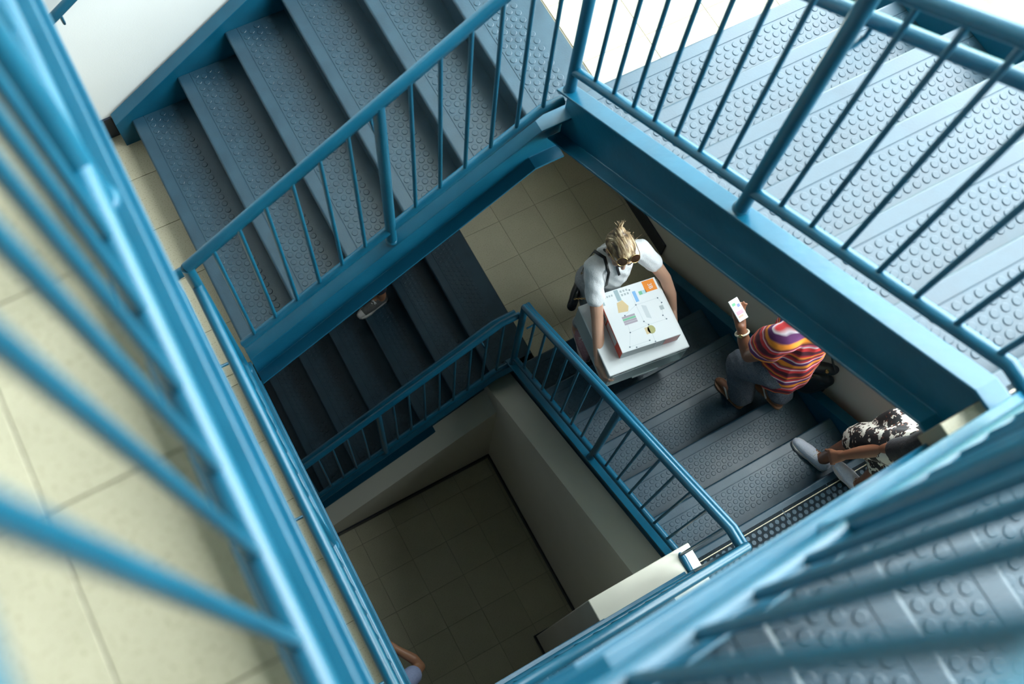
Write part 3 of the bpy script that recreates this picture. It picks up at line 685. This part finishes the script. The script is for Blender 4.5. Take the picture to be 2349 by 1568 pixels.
def on_top(name, quad, mat, lift=.0006):
    z = CZ1+lift; P = [cq(u, v, z) for u, v in quad]; Q = [cq(u, v, z-.0009) for u, v in quad]; n = len(quad)
    return MB().add(P+Q, [tuple(range(n)), tuple(range(2*n-1, n-1, -1))] + [(i, i+n, (i+1) % n+n, (i+1) % n) for i in range(n)]).build(name, mat, ct)
def rq(u0, v0, u1, v1): return [(u0, v0), (u1, v0), (u1, v1), (u0, v1)]
def ln(a, b, w=.006):
    d = Vector((b[0]-a[0], b[1]-a[1])); p = Vector((-d.y, d.x)).normalized()*w/2
    return [(a[0]-p.x, a[1]-p.y), (b[0]-p.x, b[1]-p.y), (b[0]+p.x, b[1]+p.y), (a[0]+p.x, a[1]+p.y)]
on_top('logo_square', rq(.760, .800, .965, .985), 'p_org')
# picture of a wire shelf with things on it
nodes = {'a': (.52, .92), 'b': (.90, .66), 'c': (.93, .57), 'd': (.52, .66), 'e': (.28, .55), 'f': (.86, .37), 'g': (.89, .30), 'h': (.53, .37), 'i': (.58, .30), 'j': (.25, .27), 'k': (.15, .055), 'l': (.25, .02), 'm': (.49, .06), 'n': (.57, .015)}
for a, b in (('a', 'd'), ('b', 'c'), ('b', 'd'), ('d', 'e'), ('f', 'g'), ('c', 'f'), ('g', 'i'), ('h', 'i'), ('j', 'i'), ('j', 'k'), ('i', 'n'), ('l', 'n'), ('k', 'm'), ('d', 'h'), ('j', 'e')): on_top('print_line', ln(nodes[a], nodes[b], .005), 'p_lt', .0005)
for q in nodes.values(): on_top('print_dot', [(q[0]+.013*math.cos(i*PI/4), q[1]+.012*math.sin(i*PI/4)) for i in range(8)], 'p_dot', .0008)
on_top('print_panel', rq(.0, .80, .05, .985), 'p_teal'); on_top('print_panel', rq(.265, .80, .335, .985), 'p_teal')
for i in range(4): on_top('print_mark', rq(.08+.04*i, .905, .105+.04*i, .935), 'p_gry')
for i in range(3):
    for j in range(2): on_top('print_mark', rq(.36+.05*i, .86+.06*j, .39+.05*i, .895+.06*j), 'p_gry')
on_top('print_stool', [(.20, .62), (.36, .60), (.40, .68), (.34, .80), (.24, .78)], 'p_tan'); on_top('print_paper', rq(.545, .70, .60, .88), 'p_blue'); on_top('print_photo', rq(.645, .79, .70, .85), 'p_grn'); on_top('print_photo', rq(.70, .79, .77, .85), 'p_sky')
for i, c in enumerate(('p_mauve', 'p_mauve', 'p_grn', 'p_mauve')): on_top('print_towel', rq(.22, .40+.036*i, .44, .432+.036*i), c)
on_top('print_box', [(.60, .42), (.67, .38), (.67, .60), (.60, .63)], 'p_lt'); on_top('print_pot', rq(.49, .16, .56, .27), 'p_tan'); on_top('print_plant', [(.56+.065*math.cos(i*PI/5)+.03, .215+.07*math.sin(i*PI/5)) for i in range(10)], 'p_olive'); on_top('print_jar', rq(.865, .46, .93, .53), 'p_gry')
def on_side(name, a, b, u0, u1, z0, z1, mat, lift=.0008):
    A, B_ = K[a], K[b]; d = (B_-A); n = Vector((d.y, -d.x, 0)).normalized()*lift
    P = [A + d*u + n + Vector((0, 0, CZ0 + (CZ1-CZ0)*z)) for u, z in ((u0, z0), (u1, z0), (u1, z1), (u0, z1))]; Q = [p - n*1.3 for p in P]
    return MB().add(P+Q, [(0,1,2,3),(7,6,5,4),(0,4,5,1),(1,5,6,2),(2,6,7,3),(3,7,4,0)]).build(name, mat, ct)
on_side('print_front', 0, 1, .002, .998, .02, .98, 'p_gry'); on_side('print_front_panel', 0, 1, .74, .985, .06, .94, 'p_pink', .0016); on_side('print_front_panel', 0, 1, .58, .71, .15, .85, 'p_lt', .0016)
on_side('print_side', 3, 0, .002, .998, .02, .98, 'p_red'); on_side('print_side_panel', 3, 0, .45, .80, .14, .86, 'p_lt', .0016); on_side('print_side_panel', 3, 0, .08, .42, .14, .86, 'p_lt', .0016)
for i in range(6): on_side('print_mark', 3, 0, .12+.045*i, .15+.045*i, .35, .65, 'p_dot', .0022)
for i in range(4): on_side('print_mark', 0, 1, .60+.025*i, .615+.025*i, .3, .7, 'p_gry', .0022)
# logo lettering
fc = bpy.data.curves.new('logo_text', 'FONT'); fc.body = '3B'; fc.size = .036; fc.extrude = .0004; fc.align_x = 'CENTER'; fc.align_y = 'CENTER'
fo = bpy.data.objects.new('logo_text', fc); COL.objects.link(fo)
tm = bpy.data.meshes.new_from_object(fo.evaluated_get(bpy.context.evaluated_depsgraph_get())); bpy.data.objects.remove(fo)
lt = put('logo_text', tm, 'card', ct, loc=Vector(cq(.868, .880, CZ1+.0012)), rot=(0, 0, -PI/2-.14))

# ---- her black shoulder bag
sb = thing('shoulder_bag', 'small black leather shoulder bag with chain at the woman\'s hip', 'bag')
bag0, bag1 = Vector((1.640, 1.040, 2.46)), Vector((1.520, .925, 2.40)); bd = (bag1-bag0).normalized()
blob('bag_body', [('e', tuple((bag0+bag1)/2), (.034, .100, .062), tuple(bd)), ('c', tuple(bag0+bd*.02), tuple(bag1-bd*.02), .030, .032), ('c', tuple(bag0+bd*.02-Vector((0,0,.04))), tuple(bag1-bd*.02-Vector((0,0,.04))), .030, .032)], 'leather', sb, .006, 4)
def chain(p0, p1, n):
    for i in range(n):
        c = Vector(p0).lerp(Vector(p1), (i+.5)/n); d = (Vector(p1)-Vector(p0)).normalized(); u = d.orthogonal().normalized(); w_ = d.cross(u)
        if i % 2: u, w_ = w_, u
        MB().tube([c + d*.009*math.cos(t*PI/5) + u*.0055*math.sin(t*PI/5) for t in range(11)], .0016, 5).build('chain_link', 'gold', sb)
chain(bag0+Vector((.0, .0, .055)), (1.628, 1.035, 2.62), 7); chain(bag1-bd*.03+Vector((0, 0, .06)), (1.590, .880, 2.56), 8)
MB().tube([(1.628, 1.035, 2.62), (1.615, 1.020, 2.80), (1.635, 1.000, 2.985), (1.662, .930, 3.000), (1.650, .850, 2.955), (1.632, .815, 2.86), (1.60, .84, 2.70), (1.590, .880, 2.56)], .010, 8, flat=.25).build('strap', 'leather', sb)
MB().tube([(1.690, .985, 2.985), (1.700, .930, 3.012), (1.705, .860, 2.985), (1.712, .818, 2.92)], .009, 8, flat=.25).build('strap', 'leather', sb)

# ---- person looking at a phone, coming down
S4 = TRp + 4*R_; S5 = TRp + 5*R_
p2 = thing('person', 'person in a striped knit top and grey trousers looking at a phone', 'person')
b2 = [('e', (2.215, .045, 3.86), (.075, .092, .108), (0, .85, -.5)), ('c', (2.21, .0, 3.78), (2.20, -.06, 3.64), .050, .058)]
b2 += lim(((2.19, -.08, 3.55), .12), ((2.19, -.11, 3.35), .11), ((2.19, -.12, 3.15), .13))
b2 += lim(((2.10, -.08, 3.61), .055), ((2.025, -.075, 3.585), .054), ((2.010, -.055, 3.36), .047), ((2.018, .000, 3.150), .041), ((2.016, .075, 3.205), .037), ((2.020, .140, 3.262), .025))
b2 += lim(((2.28, -.09, 3.61), .055), ((2.355, -.10, 3.585), .054), ((2.42, -.13, 3.36), .045), ((2.44, -.14, 3.18), .038), ((2.43, -.02, 3.12), .026), ((2.42, .05, 3.10), .03))
b2 += lim(((2.12, -.11, 3.08), .095), ((2.125, .040, 2.745), .062), ((2.145, -.095, 2.43), .042), ((2.148, -.115, S4+.06), .036), ((2.130, .00, S4+.045), .030), ((2.122, .055, S4+.035), .024))
b2 += lim(((2.27, -.13, 3.08), .095), ((2.285, -.02, 2.86), .062), ((2.285, -.20, 2.60), .042), ((2.285, -.245, S5+.06), .036), ((2.270, -.13, S5+.045), .030), ((2.265, -.07, S5+.035), .024))
for k in range(5):
    for (fx, fy, fz) in ((2.104, .068, S4), (2.247, -.057, S5)):
        b2.append(('c', (fx+.010*k, fy-.012*abs(k-1)*.6, fz+.030), (fx+.010*k-.002, fy+.018-.012*abs(k-1)*.6, fz+.026), .0085 if k else .010, .0075))
b2 += hand((2.020, .140, 3.262), (2.030, .178, 3.283), (.30, .85, .12), (.90, -.35, .10), (-.35, .75, .45), L=.066, curl=.55, down=(.55, .0, .8))
blob('body', b2, 'skin_d', p2, .0056, 3)
top = lim(((2.19, -.07, 3.56), .150), ((2.19, -.10, 3.36), .155), ((2.195, -.115, 3.18), .165), ((2.20, -.12, 3.06), .172))
top += lim(((2.12, -.08, 3.62), .075), ((2.035, -.07, 3.585), .085), ((2.035, -.045, 3.44), .095), ((2.045, -.03, 3.36), .098)) + lim(((2.26, -.09, 3.62), .075), ((2.345, -.095, 3.585), .085), ((2.385, -.11, 3.42), .09))
blob('knit_top', top, 'stripes', p2, .008, 4, disp=lambda v: v + Vector((math.sin(v.z*45)*.003, math.sin(v.x*50+v.z*20)*.004, 0)))
tr = lim(((2.12, -.11, 3.10), .118), ((2.125, .035, 2.76), .092), ((2.145, -.085, 2.48), .082)) + lim(((2.27, -.13, 3.10), .118), ((2.285, -.03, 2.87), .092), ((2.285, -.21, 2.66), .080)) + [('c', (2.13, -.12, 3.12), (2.26, -.13, 3.12), .13, .13)]
blob('trousers', tr, 'heather', p2, .009, 4, disp=fold)
blob('hair', [('e', (2.215, .02, 3.885), (.088, .10, .11), (0, .85, -.5)), ('c', (2.215, -.05, 3.87), (2.21, -.10, 3.68), .07, .05)], 'brownhair', p2, .008, 3)
for (hx, hy, tx, ty, z) in ((2.152, -.150, 2.116, .088, S4), (2.290, -.285, 2.258, -.037, S5)):
    a, b = Vector((hx, hy, z)), Vector((tx, ty, z)); d = (b-a).normalized(); s_ = Vector((-d.y, d.x, 0)); L = (b-a).length
    pr = [(.0, .014), (.08, .028), (.3, .031), (.5, .032), (.75, .042), (.9, .036), (1, .014)]
    o = [a + d*L*t + s_*w_ for t, w_ in pr] + [a + d*L*t - s_*w_ for t, w_ in reversed(pr)]
    sd = MB().rings([[tuple(q) for q in o], [tuple(q+Vector((0, 0, .018))) for q in o]]).build('sandal_sole', 'tanleather', p2)
    MB().tube([a + d*L*.82 + Vector((0, 0, .05)), a + d*L*.60 + s_*.030 + Vector((0, 0, .066)), a + d*L*.40 + s_*.040 + Vector((0, 0, .03))], .006, 8, flat=.4).build('sandal_strap', 'sole_w', sd)
    MB().tube([a + d*L*.82 + Vector((0, 0, .05)), a + d*L*.60 - s_*.026 + Vector((0, 0, .070)), a + d*L*.40 - s_*.040 + Vector((0, 0, .03))], .006, 8, flat=.4).build('sandal_strap', 'sole_w', sd)
M['bangle'] = simple('ivory_bangle', (.68, .62, .48), .35)
bc = Vector((2.018, .112, 3.236)); bdv = Vector((.0, .72, .62)).normalized(); bu = bdv.orthogonal().normalized(); bw_ = bdv.cross(bu)
bgl = thing('bangle', 'ivory bangle watch on the wrist of the person with the phone', 'bangle')
MB().tube([bc + bu*.036*math.cos(t*PI/12) + bw_*.036*math.sin(t*PI/12) for t in range(25)], .006, 8, flat=1.2).build('band', 'bangle', bgl)
MB().lathe(bc - bw_*.038 + bu*.004, [(.013, -.003), (.013, .003), (.010, .004)], 14, tuple(-bw_)).build('dial', 'gold', bgl)
# phone
ph = thing('phone', 'white smartphone with a lit colourful screen held in a hand', 'phone')
pc = Vector((2.036, .222, 3.318)); pa = Vector((-.06, .955, .29)).normalized(); px_ = Vector((.99, .06, .0)); px_ = (px_ - pa*px_.dot(pa)).normalized(); pn = px_.cross(pa)
def pbox(u0, u1, v0, v1, w0, w1): return MB().add([tuple(pc + px_*u + pa*v + pn*w) for w in (w0, w1) for u, v in ((u0, v0), (u1, v0), (u1, v1), (u0, v1))], [(3,2,1,0),(4,5,6,7),(0,1,5,4),(1,2,6,5),(2,3,7,6),(3,0,4,7)])
pbox(-.031, .031, -.064, .064, -.0045, .0035).build('phone_body', 'plastic_w', ph, bevel=.003)
def scr(name, c, e): return simple(name, c, .3, emis=e)
sc_ = pbox(-.027, .027, -.048, .048, .0034, .0040).build('screen', scr('screen_white', (.62, .66, .72), .5), ph)
for (u0, u1, v0, v1, c) in ((-.022, .0, .028, .044, (.05, .55, .12)), (.004, .022, .012, .030, (.06, .10, .45)), (-.022, .022, -.028, -.006, (.75, .22, .28)), (-.022, -.004, .002, .022, (.55, .62, .68)), (-.022, .010, -.044, -.032, (.55, .30, .22))):
    pbox(u0, u1, v0, v1, .0039, .0043).build('screen_image', scr('screen_image', c, .45), sc_)
# charcoal handbag
hb = thing('handbag', 'charcoal leather handbag with gold zip hanging beside the striped top', 'bag')
hc = (2.475, -.235)
def bagdisp(v): return v + Vector((math.sin(v.z*28)*.006, math.sin(v.z*22+v.x*30)*.008, 0))
blob('bag_body', [('c', (2.42, -.17, 2.90), (2.53, -.28, 2.90), .032, .032), ('c', (2.405, -.155, 2.75), (2.535, -.29, 2.75), .040, .036), ('c', (2.395, -.15, 2.62), (2.535, -.30, 2.62), .044, .038), ('e', (2.465, -.225, 2.70), (.075, .125, .13), (.66, -.75, 0))], 'leather_g', hb, .008, 5, disp=bagdisp)
for dy in (-.028, .028):
    MB().tube([(2.425+dy*.6, -.165+dy, 2.92), (2.43+dy*.5, -.165+dy*.6, 3.05), (2.445, -.18+dy*.3, 3.16), (2.485+dy*.2, -.215+dy*.4, 3.05), (2.525+dy*.3, -.27+dy*.5, 2.92)], .008, 8, flat=.6).build('bag_strap', 'leather_g', hb)
MB().tube([(2.405, -.215, 2.86), (2.395, -.225, 2.80), (2.420, -.245, 2.79), (2.432, -.240, 2.85), (2.405, -.215, 2.86)], .0035, 6).build('zip_pocket', 'gold', hb)
MB().lathe((2.475, -.262, 2.925), [(.012, 0), (.012, .010), (.008, .014)], 12, (-.5, -.6, .6)).build('clasp', 'gold', hb)

# ---- person in a printed skirt, coming down behind
S6 = TRp + 6*R_
p3 = thing('person', 'person in a black and white printed skirt and white canvas shoes', 'person')
b3 = [('e', (2.30, -.80, 4.42), (.075, .092, .108), (0, .85, -.4)), ('c', (2.30, -.83, 4.33), (2.30, -.88, 4.20), .05, .058)]
b3 += lim(((2.30, -.90, 4.10), .12), ((2.30, -.93, 3.9), .105), ((2.30, -.93, 3.72), .13))
b3 += lim(((2.22, -.88, 4.16), .052), ((2.150, -.87, 4.12), .052), ((2.145, -.86, 3.86), .043), ((2.190, -.800, 3.52), .038), ((2.150, -.752, 3.36), .033), ((2.116, -.718, 3.225), .024))
b3 += lim(((2.38, -.90, 4.16), .052), ((2.455, -.91, 4.12), .052), ((2.48, -.95, 3.85), .042), ((2.47, -.90, 3.62), .035), ((2.43, -.82, 3.52), .026))
b3 += lim(((2.235, -.91, 3.68), .10), ((2.262, -.700, 3.21), .060), ((2.235, -.680, 2.90), .040), ((2.228, -.675, S6+.06), .034), ((2.195, -.56, S6+.04), .026))
b3 += lim(((2.365, -.94, 3.68), .10), ((2.30, -.86, 3.27), .060), ((2.262, -.895, 3.02), .040), ((2.250, -.90, BRp+.06), .034), ((2.235, -.80, BRp+.04), .026))
b3 += hand((2.116, -.718, 3.225), (2.098, -.706, 3.192), (-.35, .25, -.85), (.35, .9, .1), (.15, .80, -.45), L=.062, curl=.8, down=(.8, -.4, -.3))
blob('body', b3, 'skin_d', p3, .006, 3)
sk = lim(((2.245, -.91, 3.74), .125), ((2.275, -.735, 3.30), .100), ((2.272, -.700, 3.19), .098)) + lim(((2.355, -.93, 3.74), .125), ((2.315, -.86, 3.34), .100), ((2.305, -.855, 3.22), .098)) + [('c', (2.36, -.72, 3.34), (2.36, -.74, 3.5), .085, .10)]
blob('skirt', sk, 'print', p3, .009, 4, disp=lambda v: v + Vector((math.sin(v.y*60+v.z*10), math.sin(v.x*60), 0))*.004)
sh = lim(((2.30, -.90, 4.10), .145), ((2.30, -.93, 3.9), .135), ((2.30, -.93, 3.66), .155)) + lim(((2.22, -.88, 4.16), .068), ((2.150, -.87, 4.12), .066), ((2.145, -.86, 3.86), .062), ((2.168, -.83, 3.66), .060)) + lim(((2.38, -.9, 4.16), .068), ((2.455, -.91, 4.12), .066), ((2.475, -.94, 3.9), .06))
blob('shirt', sh, 'blackcloth', p3, .009, 4)
blob('hair', [('e', (2.30, -.83, 4.44), (.09, .10, .115), (0, .85, -.4)), ('c', (2.30, -.9, 4.40), (2.30, -.95, 4.2), .07, .05)], 'brownhair', p3, .009, 3)
shoe((2.240, -.735), (2.168, -.492), S6+.001, 'canvas_w', 'sole_w', p3)
shoe((2.262, -.965), (2.225, -.725), BRp+.001, 'canvas_w', 'sole_w', p3)

# ---- person on the lower left flight: mostly hidden, one sneaker shows
p4 = thing('person', 'person hidden behind the blue stringer with one grey canvas sneaker showing', 'person')
T4 = TRp - 2*R_; T5 = TRp - R_
b4 = [('e', (.62, 2.06, T4+1.53), (.075, .092, .108), (-1, 0, -.4)), ('c', (.64, 2.06, T4+1.44), (.66, 2.06, T4+1.32), .05, .058)]
b4 += lim(((.66, 2.06, T4+1.22), .12), ((.68, 2.06, T4+1.0), .105), ((.69, 2.06, T4+.86), .13))
b4 += lim(((.66, 1.97, T4+1.27), .052), ((.66, 1.90, T4+1.24), .05), ((.68, 1.88, T4+.97), .04), ((.60, 1.90, T4+.76), .028)) + lim(((.66, 2.14, T4+1.27), .052), ((.66, 2.20, T4+1.24), .05), ((.68, 2.22, T4+.97), .04), ((.62, 2.2, T4+.76), .028))
b4 += lim(((.68, 1.99, T4+.82), .09), ((.575, 1.972, T4+.45), .058), ((.625, 1.968, T4+.12), .040), ((.620, 1.966, T4+.07), .036), ((.53, 1.955, T4+.045), .026))
b4 += lim(((.70, 2.12, T4+.82), .09), ((.72, 2.12, T5+.42), .058), ((.90, 2.13, T5+.13), .040), ((.89, 2.13, T5+.07), .034), ((.80, 2.12, T5+.045), .026))
blob('body', b4, 'skin_m', p4, .008, 3)
blob('jeans', lim(((.68, 1.99, T4+.85), .11), ((.575, 1.972, T4+.46), .075), ((.618, 1.968, T4+.25), .058)) + lim(((.70, 2.12, T4+.85), .11), ((.72, 2.12, T5+.44), .075), ((.86, 2.13, T5+.22), .058)) + [('c', (.69, 2.0, T4+.9), (.69, 2.11, T4+.9), .12, .12)], 'navycloth', p4, .01, 4)
blob('shirt', lim(((.66, 2.06, T4+1.22), .145), ((.68, 2.06, T4+.9), .145)) + lim(((.66, 1.97, T4+1.27), .07), ((.66, 1.89, T4+1.24), .066), ((.67, 1.88, T4+1.1), .06)) + lim(((.66, 2.14, T4+1.27), .07), ((.66, 2.21, T4+1.24), .066), ((.67, 2.22, T4+1.1), .06)), 'blackcloth', p4, .01, 4)
blob('hair', [('e', (.64, 2.06, T4+1.55), (.09, .10, .115), (-1, 0, -.4))], 'brownhair', p4, .009, 3)
shoe((.668, 1.972), (.405, 1.922), T4+.001, 'canvas_g', 'sole_w', p4, cap='sole_w')
shoe((.93, 2.135), (.745, 2.115), T5+.001, 'canvas_g', 'sole_w', p4, cap='sole_w')

# ---- person on the ground floor: only an elbow shows past the landing
p5 = thing('person', 'person on the ground floor with only a bent arm and pale blue sleeve showing', 'person')
b5 = [('e', (-.66, -.50, 1.60), (.075, .092, .108), (.2, .9, -.3)), ('c', (-.66, -.52, 1.50), (-.66, -.54, 1.40), .05, .058)]
b5 += lim(((-.66, -.55, 1.30), .12), ((-.66, -.56, 1.1), .105), ((-.66, -.56, .92), .13))
b5 += lim(((-.58, -.55, 1.36), .052), ((-.505, -.555, 1.33), .052), ((-.40, -.535, 1.22), .042), ((-.330, -.505, 1.13), .037), ((-.345, -.44, 1.16), .036), ((-.425, -.32, 1.20), .026))
b5 += lim(((-.74, -.55, 1.36), .052), ((-.82, -.555, 1.33), .052), ((-.90, -.50, 1.08), .042), ((-.80, -.38, 1.08), .028))
b5 += lim(((-.57, -.56, .88), .095), ((-.57, -.54, .48), .06), ((-.57, -.57, .10), .04), ((-.57, -.56, .06), .034), ((-.56, -.45, .04), .026)) + lim(((-.75, -.56, .88), .095), ((-.75, -.54, .48), .06), ((-.75, -.57, .10), .04), ((-.75, -.56, .06), .034), ((-.74, -.45, .04), .026))
b5 += hand((-.425, -.32, 1.20), (-.46, -.275, 1.205), (-.6, .75, .1), (.75, .6, .1), (.1, .6, .7), L=.066, curl=.5, down=(0, .1, -1))
blob('body', b5, 'skin_m', p5, .0065, 3)
blob('shirt', lim(((-.66, -.55, 1.30), .148), ((-.66, -.56, 1.1), .14), ((-.66, -.56, .92), .155)) + lim(((-.58, -.55, 1.36), .07), ((-.505, -.555, 1.33), .070), ((-.425, -.540, 1.245), .066), ((-.400, -.533, 1.222), .066)) + lim(((-.74, -.55, 1.36), .07), ((-.82, -.555, 1.33), .07), ((-.86, -.53, 1.2), .062)), 'lilac', p5, .009, 4)
blob('jeans', lim(((-.57, -.56, .90), .115), ((-.57, -.54, .48), .08), ((-.57, -.57, .13), .06)) + lim(((-.75, -.56, .90), .115), ((-.75, -.54, .48), .08), ((-.75, -.57, .13), .06)) + [('c', (-.60, -.56, .92), (-.72, -.56, .92), .13, .13)], 'navycloth', p5, .01, 4)
blob('hair', [('e', (-.66, -.52, 1.62), (.09, .10, .115), (.2, .9, -.3))], 'brownhair', p5, .009, 3)
shoe((-.575, -.625), (-.555, -.36), .001, 'canvas_g', 'sole_w', p5); shoe((-.755, -.625), (-.735, -.36), .001, 'canvas_g', 'sole_w', p5)
